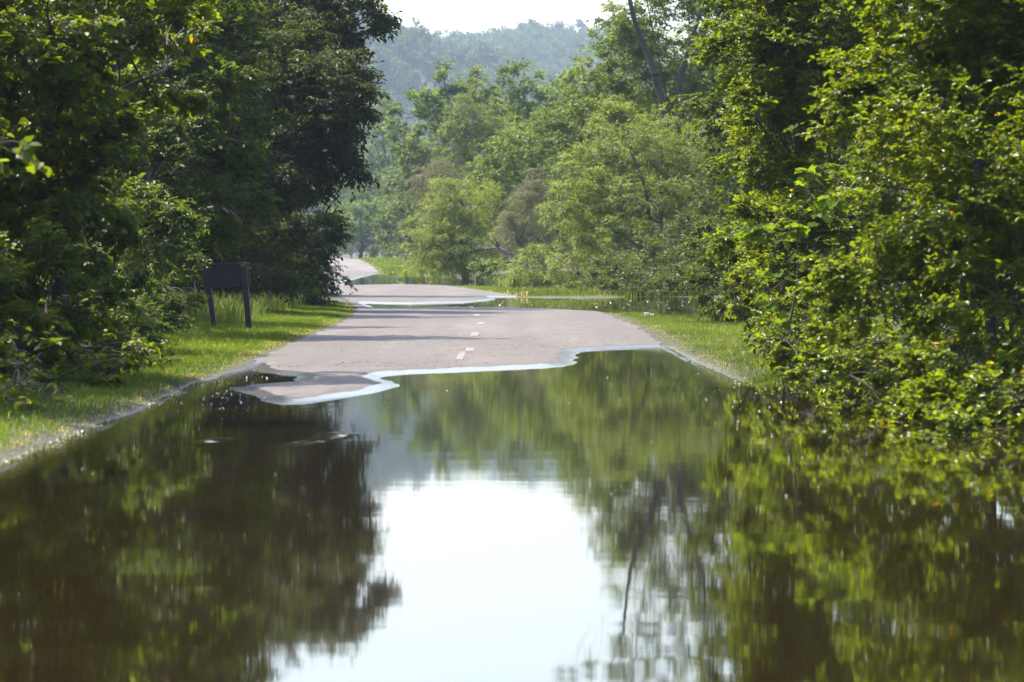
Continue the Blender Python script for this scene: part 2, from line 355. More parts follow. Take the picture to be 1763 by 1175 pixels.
def join(parts):
    V, F, n = [], [], 0
    for v, f in parts: V.append(v); F.append(f + n); n += len(v)
    return np.concatenate(V), np.concatenate(F)
#            leaf len, w/l, leaves per spray, mean area factor, LAI, clump size, droop, up, shape, twig
K = dict(
 vine=dict(m='vine', l=.105, w=.80, k=9, lai=5.0, cl=.12, droop=.55, sh='hex', tw=1),
 oak=dict(m='oak', l=.12, w=.55, k=10, lai=5.0, cl=.12, droop=.45, sh='hex', tw=1),
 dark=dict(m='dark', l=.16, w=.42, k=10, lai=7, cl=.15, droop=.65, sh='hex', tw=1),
 right=dict(m='right', l=.068, w=.62, k=11, lai=6.0, cl=.13, droop=.30, sh='hex', tw=1),
 broad=dict(m='broad', l=.155, w=.9, k=5, lai=1.2, cl=.2, droop=.5, sh='lobed', tw=1),
 shrub=dict(m='oak', l=.08, w=.55, k=10, lai=5.5, cl=.2, droop=.2, sh='hex', tw=1),
 willow=dict(m='willow', l=.15, w=.30, k=12, lai=4.6, cl=.12, droop=.75, sh='kite', tw=0),
 grey=dict(m='grey', l=.16, w=.20, k=14, lai=4.5, cl=.13, droop=1.3, sh='kite', tw=0),
 mid=dict(m='mid', l=.20, w=.5, k=9, lai=5.6, cl=.15, droop=.35, sh='kite', tw=0),
 thicket=dict(m='olive', l=.13, w=.5, k=9, lai=8, cl=.15, droop=.1, sh='kite', tw=0),
 airy=dict(m='mid', l=.16, w=.55, k=9, lai=4.0, cl=.13, droop=.4, sh='kite', tw=1),
 far=dict(m='far', l=.36, w=.6, k=8, lai=5.5, cl=.14, droop=.25, sh='kite', tw=0),
)
def crown_np(rng, lobes, kd, origin):
    """lobes: (cx,cy,cz,rx,ry,rz) in world; returns verts (relative to origin), faces, per-face tint, material index, clump centres"""
    k = K[kd]; allV, allF, allT, allM, cc = [], [], [], [], []; n0 = 0; lob_cl = []
    for lb in lobes:
        c = np.array(lb[:3]); rad = np.array(lb[3:6]); dens = lb[6] if len(lb) > 6 else 1.0
        area = math.pi * rad[0] * rad[2]; la = .55 * k['l'] ** 2 * k['w']
        nsp = max(4, int(dens * area * k['lai'] / la / k['k'])); ncl = max(5, int(nsp / 14))
        d = nrm(rng.normal(size=(ncl, 3))); u = rng.random((ncl, 1)) ** .42
        bump = 1 + .16 * np.sin(d[:, :1] * 5.1 + rng.random() * 6) * np.sin(d[:, 2:] * 4.3 + rng.random() * 6) + .10 * np.sin(d[:, 1:2] * 9 + d[:, 2:] * 7)
        C = c + d * u * rad * bump
        lob_cl.append((c, C)); cc.append(C)
        ci = rng.integers(0, ncl, nsp); mr_ = rad.mean()
        out = nrm((C[ci] - c) / rad + rng.normal(size=(nsp, 3)) * .15)
        O = C[ci] + rng.normal(size=(nsp, 3)) * np.array([1, 1, .62]) * k['cl'] * mr_ * .62
        hz = rng.normal(size=(nsp, 3)) * [1, 1, .25]
        D = nrm(out * .75 + nrm(hz) * .75 + np.array([0, 0, .20 - k['droop'] * .35]))
        Lg = k['l'] * k['k'] * .30 * (.7 + .6 * rng.random(nsp))
        kk = k['k']; t = (np.arange(kk) + .6) / kk
        side = nrm(np.cross(D, [0, 0, 1]) + 1e-4)
        T = t[None, :, None] * Lg[:, None, None]
        P = O[:, None] + D[:, None] * T; P[..., 2] -= k['droop'] * .45 * T[..., 0] * t[None, :]
        sg = np.where(np.arange(kk) % 2 == 0, 1, -1)[None, :, None]
        LD = D[:, None] * .55 + side[:, None] * sg * .75 + rng.normal(size=(nsp, kk, 3)) * .33
        LD[..., 2] -= k['droop'] * .75 * (.5 + rng.random((nsp, kk)))
        NN = np.array([0, 0, 1.0]) + rng.normal(size=(nsp, kk, 3)) * .42 + .25 * out[:, None]
        ln = k['l'] * (.45 + .95 * rng.random((nsp, kk)) ** 1.2)
        V, F, per = leaf_geo(P.reshape(-1, 3), LD.reshape(-1, 3), nrm(NN.reshape(-1, 3)), ln.ravel(), ln.ravel() * k['w'], k['sh'])
        clt = rng.random(ncl)[ci]; lf = .5 * clt[:, None] + .42 * rng.random((nsp, kk))
        lf = np.where(rng.random((nsp, kk)) > .995, 1.0, lf)
        allV.append(V); allF.append(F + n0); n0 += len(V); tt = np.repeat(lf.ravel(), per); allT.append(tt); allM.append(np.zeros(len(tt)))
        if k['tw']:
            rw = k['l'] * .028 + .0015
            E = O + D * Lg[:, None]; E[:, 2] -= k['droop'] * .45 * Lg
            B = O - D * Lg[:, None] * .5
            v1 = np.stack([B - side * rw, B + side * rw, E, B + [0, 0, 1.6 * rw]], 1).reshape(-1, 3)
            b = (np.arange(nsp) * 4)[:, None]
            if k['sh'] == 'lobed': f1 = np.concatenate([b + [0, 1, 2], b + [1, 3, 2]], 1).reshape(-1, 3)
            else: f1 = b + np.array([[0, 1, 2, 3]])
            allV.append(v1); allF.append(f1 + n0); n0 += len(v1); allT.append(np.zeros(len(f1))); allM.append(np.ones(len(f1)))
    V = np.concatenate(allV) - np.asarray(origin)
    return V, np.concatenate(allF), np.concatenate(allT), np.concatenate(allM), lob_cl
NT = [0]
def plant(name, label, cat, kd, base, lobes, tr=.15, seed=1, bark=None, group=None, lean=(0, 0), fork=.35, branches=9, extra=None):
    rng = np.random.default_rng(seed); bx_, by_ = base; bz = float(H(np.array([bx_]), np.array([by_]))[0]) - .05
    root = thing(name, (bx_, by_, bz), label, cat, group); org = np.array([bx_, by_, bz])
    V, F, T, M, lc = crown_np(rng, lobes, kd, org)
    parts = []
    cs = np.array([c for c, _ in lc]); top = cs[np.argmax(cs[:, 2])]
    if tr > 0:
        P, tb = limb(rng, org, top + np.array([lean[0], lean[1], 0]), tr, tr * .3, n=14, wob=.035, ns=8); parts.append(tb)
        for (c, C), lb in zip(lc, lobes):
            if lb[4] < .34 and kd == 'vine': continue
            f = min(.92, max(.08, (c[2] - bz) / max(top[2] - bz, .1) * .75)); j = int(f * 13); j = max(1, min(12, j))
            rr = min(tr * (1 - .7 * f) * .6, .026 * (lb[3] + lb[5]))
            if np.linalg.norm(c - top) > .2:
                Q, tb = limb(rng, P[j], c, rr, rr * .5, n=9, wob=.06, sag=-.04); parts.append(tb)
            else: Q = P[-4:]
            for q in rng.choice(len(C), min(branches, len(C)), replace=False):
                s = Q[rng.integers(len(Q) // 2, len(Q))]
                _, tb = limb(rng, s, C[q], rr * .38, rr * .10 + .003, n=9, wob=.05, sag=.03, ns=5); parts.append(tb)
        if extra:
            for a, b, r0, r1 in extra:
                _, tb = limb(rng, a, b, r0, r1, n=10, wob=.035, ns=7); parts.append(tb)
        v, f = join(parts)
        link('trunk', mesh_np('trunk', v - org, [f], [bark or BARK], smooth=True), root)
    link('crown', mesh_np('crown', V, [F], [ML[K[kd]['m']], TWIG], mi=M, attr=T), root)
    NT[0] += len(F); return root
def lb(px, py, rpx, rpy, Y, dy=None, dens=1.0):
    p = at(px, py, Y); s = Y / FPX
    return (p[0], p[1], p[2], rpx * s, dy if dy else rpx * s, rpy * s, dens)
def gx0(px, Y): return ((px - 881.5) / FPX * Y, Y)

#@@PLANTS
# ---- left side of the road, from near to far
plant('vine_tangle', 'yellow-green broad-leaved vine tangle nearest the camera on the left, hiding its trunk', 'tree', 'vine', gx0(60, 52),
      [lb(60, 120, 190, 200, 52, 1.7), lb(215, 40, 110, 170, 54, 1.3), lb(120, 330, 170, 170, 52, 1.5), lb(40, 500, 180, 150, 51, 1.4), lb(290, 60, 60, 110, 56, .8, .8),
       lb(60, 640, 130, 50, 48, .8), lb(10, 668, 120, 34, 45.5, .6), lb(150, 655, 60, 26, 50, .5), lb(40, 688, 100, 26, 43.5, .5), lb(-60, 700, 90, 34, 41.5, .5), lb(190, 600, 70, 60, 53, .8), lb(-40, 560, 110, 120, 49, 1.0), lb(150, -180, 230, 190, 54, 1.8, .8), lb(-130, 200, 160, 400, 52, 1.5, .7)], tr=.16, seed=11)
plant('leafy_tree', 'green leafy tree behind the yellowish vine tangle, drooping sprays reaching towards the sign', 'tree', 'oak', gx0(225, 84),
      [lb(330, 110, 110, 150, 78, 1.6), lb(400, 220, 75, 90, 76, 1.2), lb(270, 280, 130, 130, 76, 1.6), lb(370, 350, 90, 75, 76, 1.3), lb(240, 400, 110, 90, 72, 1.3),
       lb(330, -60, 140, 110, 79, 1.8, .8), lb(190, -100, 150, 150, 80, 1.8, .7)], tr=.17, seed=12)
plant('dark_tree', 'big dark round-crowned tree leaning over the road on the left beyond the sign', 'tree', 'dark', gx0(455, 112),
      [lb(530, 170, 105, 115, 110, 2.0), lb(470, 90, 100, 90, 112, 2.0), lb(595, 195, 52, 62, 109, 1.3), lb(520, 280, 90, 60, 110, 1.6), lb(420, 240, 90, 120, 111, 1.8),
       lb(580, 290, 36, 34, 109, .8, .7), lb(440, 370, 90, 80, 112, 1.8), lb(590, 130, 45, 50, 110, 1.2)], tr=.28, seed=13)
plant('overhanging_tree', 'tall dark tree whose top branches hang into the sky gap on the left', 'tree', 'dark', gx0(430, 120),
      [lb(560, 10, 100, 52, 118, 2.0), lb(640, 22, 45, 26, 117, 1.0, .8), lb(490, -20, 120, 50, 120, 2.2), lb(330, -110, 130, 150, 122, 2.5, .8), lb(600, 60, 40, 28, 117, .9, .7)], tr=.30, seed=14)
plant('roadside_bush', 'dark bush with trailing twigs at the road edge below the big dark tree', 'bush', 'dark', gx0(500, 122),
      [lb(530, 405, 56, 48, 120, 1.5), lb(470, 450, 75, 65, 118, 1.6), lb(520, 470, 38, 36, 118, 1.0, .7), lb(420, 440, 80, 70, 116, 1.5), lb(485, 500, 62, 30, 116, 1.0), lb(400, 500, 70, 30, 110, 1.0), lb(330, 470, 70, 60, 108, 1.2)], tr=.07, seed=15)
plant('elder_bush', 'low green bush left of the brown sign, touching its board', 'bush', 'shrub', gx0(270, 82),
      [lb(250, 560, 60, 36, 74, .7), lb(300, 520, 50, 46, 78, .7), lb(290, 440, 60, 60, 82, .9), lb(240, 490, 80, 60, 80, 1.0), lb(330, 500, 34, 40, 85, .6, .7), lb(300, 380, 60, 50, 84, 1.0)], tr=.04, seed=16)
plant('bank_shrub', 'dim leafy shrub at the left picture edge above the flooded grass', 'bush', 'shrub', gx0(70, 56),
      [lb(60, 560, 110, 80, 55, .9), lb(160, 590, 70, 60, 56, .7), lb(10, 630, 80, 60, 52, .7), lb(110, 500, 120, 80, 57, 1.0)], tr=.03, seed=17)
plant('bramble', 'small bramble clump between the grass verge and the vine tangle', 'bush', 'shrub', gx0(180, 62),
      [lb(190, 560, 60, 50, 62, .7), lb(130, 640, 50, 32, 56, .5, .7), lb(90, 672, 80, 30, 47, .5), lb(175, 645, 70, 28, 52, .5), lb(235, 618, 50, 28, 58, .5), lb(250, 560, 44, 40, 68, .6, .8)], tr=.02, seed=18)
for q, (px, Y, top) in enumerate([(-60, 66, 0), (130, 90, -60), (320, 104, -20), (-260, 50, -420), (-420, 46, -300), (-200, 60, 0), (250, 130, -80), (400, 150, 60)]):  # the tall out-of-frame ones are added to shade the near left verge
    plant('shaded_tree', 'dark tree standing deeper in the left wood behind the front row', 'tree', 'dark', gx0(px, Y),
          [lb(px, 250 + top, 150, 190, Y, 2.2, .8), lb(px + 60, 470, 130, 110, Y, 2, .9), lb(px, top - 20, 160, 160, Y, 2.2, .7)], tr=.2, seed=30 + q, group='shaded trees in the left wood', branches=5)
plant('near_tree', 'blurred bright sprig of the tree closest to the camera, poking in at the left edge', 'tree', 'vine', gx0(-260, 42),
      [lb(-190, 120, 170, 260, 42, 1.2, .8), lb(-220, 480, 180, 220, 41, 1.1, .8), lb(-200, -260, 250, 200, 42, 1.4, .6), lb(-60, 620, 90, 60, 43, .6), lb(15, 260, 34, 5, 31, .10, .7), lb(-100, 280, 60, 40, 32, .3, .8)], tr=.045, seed=19, branches=6,
      extra=[(at(-190, 300, 42), at(-90, 275, 34), .012, .007), (at(-90, 275, 34), at(50, 256, 31), .007, .0015)])
# ---- right side, near
plant('dense_bush', 'tall glossy-leaved bush filling the right edge, nearest the camera, standing in the water', 'bush', 'right', gx0(1700, 41),
      [lb(1650, 330, 190, 160, 41, .9), lb(1600, 160, 180, 170, 43, 1.0), lb(1740, 520, 130, 130, 40, .7, .6), lb(1820, 330, 150, 120, 43, 1.2), lb(1780, 120, 150, 120, 43, 1.2), lb(1700, 10, 180, 140, 43, 1.0), lb(1540, 480, 140, 110, 42, .7),
       lb(1640, 640, 130, 75, 40, .6, .65), lb(1760, 690, 90, 70, 38, .5), lb(1480, 640, 90, 60, 44, .6), lb(1560, 720, 90, 36, 39.5, .45), lb(1700, 750, 100, 36, 37, .4), lb(1660, 700, 110, 60, 39, .5), lb(1600, -200, 230, 150, 44, 1.1, .8), lb(1880, 200, 140, 500, 41, .9, .6)], tr=.07, seed=41, branches=14)
plant('roadside_tree', 'bright green tree on the right whose lit edge meets the open water and sky', 'tree', 'right', gx0(1420, 62),
      [lb(1400, 90, 150, 130, 60, 1.3), lb(1300, 60, 75, 90, 60, 1.0, .9), lb(1350, 250, 105, 100, 60, 1.1), lb(1300, 200, 55, 60, 59, .7, .8), lb(1450, 400, 140, 130, 58, 1.2),
       lb(1320, 400, 60, 70, 58, .8), lb(1370, -120, 170, 130, 61, 1.5, .8), lb(1310, -10, 60, 60, 60, .9, .8), lb(1330, 490, 62, 60, 57, .7), lb(1400, 560, 110, 60, 54, .8), lb(1500, 620, 110, 60, 52, .8), lb(1500, -20, 110, 160, 62, 1.4, .8)], tr=.12, seed=42, branches=14)
plant('drooping_sapling', 'lit spray of pointed leaves reaching left from the right bank over the water', 'sapling', 'right', gx0(1300, 64),
      [lb(1240, 410, 36, 14, 62, .35, 1.0), lb(1265, 430, 34, 16, 62, .35), lb(1270, 500, 22, 45, 62, .3, .8), lb(1290, 460, 30, 40, 63, .4), lb(1300, 545, 36, 40, 64, .4)], tr=.02, seed=43)
plant('sycamore_sapling', 'sapling with big pale lobed leaves in front of the right-hand tree', 'sapling', 'broad', gx0(1350, 50),
      [lb(1330, 420, 55, 70, 50, .4), lb(1400, 300, 50, 70, 50, .4), lb(1300, 400, 35, 35, 50, .3), lb(1345, 500, 50, 40, 49, .3), lb(1480, 570, 50, 38, 46, .3), lb(1560, 580, 30, 50, 44, .3)], tr=.02, seed=44)
plant('waterside_shrub', 'low leafy shrub hanging over the waterline at the foot of the right bank', 'bush', 'right', gx0(1450, 46),
      [lb(1360, 590, 62, 42, 50, .6), lb(1440, 640, 85, 52, 46, .6), lb(1530, 690, 80, 48, 42, .5), lb(1500, 590, 95, 70, 46, .7), lb(1600, 735, 60, 32, 39, .4, .8)], tr=.02, seed=45)
for q, (px, Y) in enumerate([(1560, 70), (1720, 58), (1420, 78), (1850, 52), (1700, 84), (1330, 92)]):
    plant('backing_tree', 'tree standing deeper in the right wood behind the bright front row', 'tree', 'oak', gx0(px, Y),
          [lb(px, 180, 150, 200, Y, 1.8, .8), lb(px, 450, 140, 120, Y, 1.6, .9), lb(px, -80, 160, 170, Y, 1.8, .7)] , tr=.13, seed=50 + q, group='backing trees in the right wood', branches=5)
for q, (px, py, Y, s_) in enumerate([(760, 250, 430, 1), (850, 260, 440, 1), (950, 240, 420, 1.1), (1040, 230, 400, 1.1), (1110, 220, 420, 1.1), (680, 420, 520, .6), (560, 400, 540, .7), (740, 400, 440, .8), (840, 380, 420, 1), (700, 320, 560, .8), (1180, 150, 380, 1), (1260, 100, 400, 1.2)]):
    plant('distant_tree', 'hazy tree in the flat wood between the middle trees and the hill', 'tree', 'far', gx0(px, Y),
          [lb(px, py, 60 * s_, 60 * s_, Y, 5), lb(px - 20, py + 70 * s_, 70 * s_, 70 * s_, Y, 5), lb(px + 30, py - 40 * s_, 36 * s_, 36 * s_, Y, 4)], tr=.25, seed=120 + q, group='hazy trees of the flat wood below the hill', branches=4)
plant('undergrowth_shrub', 'shaded low shrub seen through the gaps under the right-hand trees', 'bush', 'shrub', gx0(1600, 62),
      [lb(1560, 560, 80, 60, 66, .9), lb(1660, 570, 80, 70, 62, .9), lb(1760, 580, 80, 80, 58, .9), lb(1480, 540, 70, 60, 70, .9), lb(1720, 470, 90, 70, 62, 1)], tr=.03, seed=96)
# ---- across the flood, middle distance
plant('forked_tree', 'tall open-crowned tree with a dark forked trunk rising above the willows', 'tree', 'airy', gx0(1160, 182),
      [lb(1085, 90, 75, 75, 182, 3, 1.1), lb(1040, 130, 40, 30, 182, 1.6, .8), lb(1050, 30, 30, 22, 182, 1.4, .7), lb(1120, 10, 90, 70, 183, 3, .8), lb(1190, 110, 60, 110, 184, 3), lb(1050, 190, 80, 50, 181, 3, 1.2), lb(1200, -60, 110, 100, 184, 3, .9), lb(1120, -170, 80, 100, 183, 3, .6),
       lb(1180, 250, 70, 70, 184, 3, 1.2), lb(1100, 120, 90, 80, 186, 3, 1.2), lb(990, -150, 60, 24, 184, 1.6, .4), lb(1220, 200, 60, 90, 186, 3), lb(1080, -260, 80, 50, 182, 2.5, .6)], tr=.05, seed=61, branches=12,
      extra=[(at(1156, 240, 179.0), at(1128, 130, 179.0), .22, .17), (at(1128, 130, 179.0), at(1082, -10, 179.0), .17, .09), (at(1082, -10, 179.0), at(1050, -160, 179.0), .09, .03),
             (at(1156, 235, 179.0), at(1178, 110, 179.0), .20, .14), (at(1178, 110, 179.0), at(1210, -60, 179.0), .14, .04), (at(1158, 480, 179.1), at(1156, 235, 179.0), .27, .22)])
plant('willow', 'large fine-leaved willow spreading over the far bank right of centre', 'tree', 'willow', gx0(1120, 172),
      [lb(1065, 235, 60, 48, 173, 2.0), lb(1010, 290, 50, 45, 171, 1.8), lb(1110, 270, 70, 60, 172, 2.2), lb(985, 355, 48, 48, 169, 1.8), lb(1050, 340, 62, 50, 170, 2.2), lb(1130, 350, 70, 55, 170, 2.2), lb(1190, 300, 60, 60, 173, 2.2),
       lb(1000, 415, 45, 34, 168, 1.6), lb(1080, 410, 55, 36, 168, 1.6, .8), lb(1210, 390, 70, 60, 171, 2.2), lb(1160, 430, 55, 34, 169, 1.6, .8), lb(1150, 215, 50, 36, 174, 1.8, .8), lb(1240, 250, 50, 70, 174, 2)], tr=.16, seed=62, branches=9,
      extra=[(at(1130, 440, 170), at(1085, 260, 170), .12, .05), (at(1135, 450, 170), at(1060, 400, 169), .12, .04)])
plant('golden_willow', 'rounded pale yellow-green willow overhanging the water left of the centre bank', 'tree', 'willow', gx0(800, 238),
      [lb(795, 350, 62, 52, 238, 3), lb(735, 420, 45, 42, 236, 2.6), lb(800, 420, 62, 52, 236, 2.8), lb(760, 380, 45, 45, 237, 2.6)], tr=.22, seed=63)
plant('greyish_willow', 'weeping brownish-grey willow with thin foliage beside the golden willow', 'tree', 'grey', gx0(900, 226),
      [lb(905, 355, 34, 42, 226, 2.0), lb(880, 400, 30, 42, 225, 1.8), lb(930, 320, 26, 26, 227, 1.6), lb(915, 410, 32, 36, 226, 1.6, .8)], tr=.12, seed=64, bark=BARKG)
plant('maple_like_tree', 'dark green dense tree between the golden willow and the big willow', 'tree', 'mid', gx0(880, 250),
      [lb(880, 270, 52, 48, 250, 3.5), lb(850, 310, 40, 45, 249, 3), lb(910, 240, 40, 42, 252, 3), lb(930, 290, 40, 50, 250, 3), lb(870, 400, 60, 60, 252, 3)], tr=.2, seed=65)
plant('bright_tree', 'light green tree with loose crown behind the willow, below the forked tree', 'tree', 'mid', gx0(985, 215),
      [lb(985, 200, 62, 62, 215, 3), lb(945, 235, 40, 50, 216, 2.6), lb(1010, 150, 40, 45, 214, 2.6, .9), lb(1000, 290, 60, 60, 215, 3)], tr=.2, seed=66)
plant('open_tree', 'thin-crowned tree with visible pale branches in front of the hazy tall tree', 'tree', 'airy', gx0(815, 300),
      [lb(810, 200, 50, 42, 298, 3.5, 1.3), lb(850, 240, 36, 40, 300, 3, 1.3), lb(780, 245, 42, 30, 299, 3, 1.2), lb(830, 300, 50, 45, 300, 3, 1.4)], tr=.16, seed=67, bark=BARKG, branches=16)
plant('hazy_tall_tree', 'tall hazy pale green tree left of the centre, highest of the middle trees', 'tree', 'far', gx0(745, 350),
      [lb(770, 165, 55, 48, 350, 5), lb(720, 200, 42, 48, 348, 4.5), lb(700, 265, 42, 48, 348, 4.5), lb(745, 290, 60, 55, 350, 5), lb(820, 150, 36, 36, 352, 4), lb(690, 310, 45, 32, 348, 4)], tr=.3, seed=68)
plant('pale_shrub_tree', 'pale pinkish-grey bushy tree behind the golden willow', 'tree', 'grey', gx0(745, 262),
      [lb(742, 320, 34, 40, 262, 2.5), lb(765, 300, 30, 30, 263, 2.4)], tr=.12, seed=69)
plant('notched_tree', 'hazy green tree right of the tallest middle tree, under the hill', 'tree', 'far', gx0(895, 340),
      [lb(890, 165, 46, 46, 340, 4.5), lb(930, 195, 40, 46, 342, 4), lb(870, 215, 46, 46, 339, 4), lb(960, 160, 34, 34, 345, 4, .8), lb(900, 280, 70, 60, 342, 4.5)], tr=.3, seed=70)
plant('verge_tree', 'dark green tree standing behind the bright far verge', 'tree', 'far', gx0(700, 400),
      [lb(690, 360, 36, 42, 400, 4.5), lb(712, 400, 34, 38, 398, 4.5), lb(668, 400, 24, 34, 402, 4)], tr=.25, seed=71)
plant('round_far_tree', 'pale round-topped tree at the far bend of the road', 'tree', 'far', gx0(620, 500),
      [lb(622, 368, 44, 34, 500, 6), lb(600, 405, 40, 34, 500, 6), lb(655, 410, 30, 32, 502, 5)], tr=.3, seed=72)
plant('blue_hazy_tree', 'blue-green distant tree between the dark left trees and the tall hazy tree', 'tree', 'far', gx0(660, 640),
      [lb(662, 190, 28, 36, 640, 6), lb(650, 250, 34, 44, 640, 7), lb(640, 320, 44, 44, 640, 7), lb(600, 300, 40, 60, 642, 7)], tr=.4, seed=73)
for q, (px, py, Y) in enumerate([(1250, 260, 230), (1330, 220, 240), (1180, 350, 235), (1060, 330, 260), (960, 380, 300), (1290, 400, 200), (1400, 300, 260), (1500, 200, 300)]):
    plant('bank_tree', 'green tree in the wood behind the far bank willows', 'tree', 'mid', gx0(px, Y),
          [lb(px, py, 80, 100, Y, 4, .8), lb(px, py + 90, 80, 80, Y, 4, .8), lb(px + 20, py - 120, 60, 70, Y, 3.5, .6)], tr=.2, seed=80 + q, group='trees behind the far bank willows', branches=5)
plant('waterline_thicket', 'long low dark green thicket rising from the far waterline on the right', 'bush', 'thicket', gx0(1120, 160),
      [lb(1060, 478, 50, 36, 156, 1.4), lb(1130, 476, 55, 38, 156, 1.4), lb(1200, 472, 60, 44, 155, 1.4), lb(1020, 490, 30, 20, 156, 1.0), lb(1270, 475, 50, 40, 155, 1.4), lb(1060, 502, 50, 15, 150.5, .5), lb(1130, 500, 60, 16, 150, .5), lb(1200, 500, 60, 16, 150, .5), lb(1005, 502, 26, 12, 156, .5), lb(1270, 500, 60, 18, 150, .5), lb(1100, 488, 70, 22, 152, .9), lb(1190, 486, 70, 24, 152, .9)], tr=.04, seed=91)
plant('willow_shade', 'dark foliage added as the shade inside the big willow, low above the waterline thicket', 'tree', 'thicket', gx0(1200, 168),  # added dark foliage, stands for shade within the willow's lower crown
      [lb(1195, 410, 62, 44, 166, 1.8), lb(1125, 445, 60, 26, 162, 1.5), lb(1240, 440, 60, 50, 162, 1.8), lb(1060, 452, 40, 18, 161, 1.2), lb(1230, 330, 50, 50, 168, 1.8, .8)], tr=.16, seed=95)
plant('bank_shrub', 'yellow-green shrub left of the dark waterline thicket, behind a leaning trunk', 'bush', 'willow', gx0(960, 198),
      [lb(930, 450, 40, 34, 198, 1.6), lb(985, 455, 40, 34, 190, 1.6), lb(905, 470, 30, 24, 200, 1.4), lb(1030, 430, 50, 30, 180, 1.6)], tr=.04, seed=92)
plant('bank_shrub', 'small rounded shrub at the water edge below the greyish willow', 'bush', 'mid', gx0(880, 205),
      [lb(880, 472, 20, 18, 204, 1.0), lb(850, 460, 30, 24, 225, 1.2)], tr=.03, seed=93)
plant('bank_shrub', 'leafy skirt of shrub under the golden willow at the far water edge', 'bush', 'willow', gx0(790, 240),
      [lb(735, 455, 36, 18, 240, 1.6), lb(800, 458, 46, 22, 238, 1.6)], tr=.03, seed=94)
#@@END

# ------------------------------------------------------------------ hill and its wood
HS = 2.3
def Hhill(X, Y): return HS * Hhill1(X / HS, Y / HS)
def Hhill1(X, Y):
    ridge = np.interp((X / 1250) * FPX + 881.5, [-3000, 300, 560, 620, 700, 760, 850, 930, 1010, 1300, 3000], [86, 70, 59, 60, 62, 62, 62, 65, 64, 70, 84])
    t = sst(620, 1250, Y); z = ridge * t ** .9 - 3
    z += 5 * vnoise(X / 60, Y / 80) * sst(650, 800, Y)
    z -= np.clip(Y - 1300, 0, 900) * .04
    spur = 26 * np.exp(-((X + 45) / 45) ** 2) * np.exp(-((Y - 850) / 90) ** 2)
    return z + spur
o = link('hill', grid_mesh('hill', np.arange(-1540, 1541, 38.0), np.arange(1380, 3440, 32.0), Hhill, [SOIL])); o['kind'] = 'structure'
rng = np.random.default_rng(5)
protos = []
for q in range(7):
    lbs = [(0, 0, 0, 3.6, 3.6, 3.2)] + [(rng.normal() * 1.8, rng.normal() * 1.8, rng.normal() * 1.2 + .6, 2.0, 2.0, 1.8) for _ in range(4)]
    K['hill'] = dict(m='far', l=.85, w=.7, k=5, lai=2.6, cl=.2, droop=.2, sh='kite', tw=0)
    V, F, T, M, _ = crown_np(rng, lbs, 'hill', (0, 0, 0)); protos.append((V, F, T))
Vs, Fs, Ts, n0 = [], [], [], 0
gy_, xx_ = [], []
y = 660.0 * HS
while y < 1290 * HS:
    halfw = 7; xl = (540 - 881.5) / FPX * y - 15; xr = (1070 - 881.5) / FPX * y + 15
    x = xl + rng.random() * 10
    while x < xr:
        gy_.append(y + rng.normal() * 5); xx_.append(x + rng.normal() * 2.5); x += 11.5 + rng.random() * 6.5
    y += 17.5
xx_ = np.array(xx_); gy_ = np.array(gy_); zz_ = Hhill(xx_, gy_)
for x, y, z in zip(xx_, gy_, zz_):
    V, F, T = protos[rng.integers(7)]; a = rng.random() * 6.28; s = 1.4 + 1.2 * rng.random() ** 1.5; c_, s_ = math.cos(a), math.sin(a)
    Rm = np.array([[c_, s_, 0], [-s_, c_, 0], [0, 0, 1]]); V2 = (V * [1, 1, 1 + .4 * rng.random()]) @ Rm * s + [x, y, z + 5.5 * s]
    Vs.append(V2); Fs.append(F + n0); n0 += len(V2); Ts.append(np.clip(T * .6 + rng.random() * .45 - .05, 0, .9))
o = link('hillside_forest', mesh_np('hillside_forest', np.concatenate(Vs), [np.concatenate(Fs)], [ML['hill']], attr=np.concatenate(Ts))); o['kind'] = 'stuff'
NT[0] += sum(len(f) for f in Fs)

# ------------------------------------------------------------------ grass
def blades(name, X, Y, hgt, wid, mat, seed, lean=.35, minz=-.03):
    rng = np.random.default_rng(seed); Z = H(X, Y)
    e = np.abs(X - xroad(Y)) - HALF
    ok = (Z > minz) & (e > .05); X, Y, Z, e = X[ok], Y[ok], Z[ok], e[ok]; n = len(X)
    h = (hgt[ok] if hasattr(hgt, '__len__') else np.full(n, hgt)) * (.55 + .8 * rng.random(n)) * (.35 + .65 * sst(.05, .8, e))
    a = rng.random(n) * 6.28; s = np.stack([np.cos(a), np.sin(a), np.zeros(n)], 1); l = rng.normal(size=(n, 2)) * lean
    B = np.stack([X, Y, Z - .02], 1); ln = np.concatenate([l, np.zeros((n, 1))], 1)
    up = np.array([0, 0, 1.0]); w_ = wid * (.7 + .6 * rng.random((n, 1)))
    M1 = B + h[:, None] * (.55 * up + .25 * ln); T = B + h[:, None] * (up * (1 - .25 * np.linalg.norm(ln, axis=1, keepdims=True)) + ln)
    V = np.stack([B - s * w_, B + s * w_, M1 + s * w_ * .8, M1 - s * w_ * .8, T], 1).reshape(-1, 3)
    b = (np.arange(n) * 5)[:, None]
    pt = vnoise(X * .6, Y * .25) * .35 + .12 * vnoise(X * 2.3, Y * .9) + .32
    dry = (rng.random(n) > .98) | ((e < .35 + .25 * vnoise(X * 2, Y * .7)) & (rng.random(n) > .72))
    t = np.where(dry, 1.0, np.clip(pt + .4 * rng.random(n), 0, .88))
    F4, F3 = b + np.array([[0, 1, 2, 3]]), b + np.array([[3, 2, 4]])
    me = mesh_np(name, V, [F4, F3], [mat], attr=np.concatenate([t, t])); NT[0] += 2 * n
    o = link(name, me); o['kind'] = 'stuff'; return o
rng = np.random.default_rng(77)
n = 230000
y = 29 + 100 * rng.random(n) ** .8; x = -4.2 - 5.0 * rng.random(n) ** 1.2
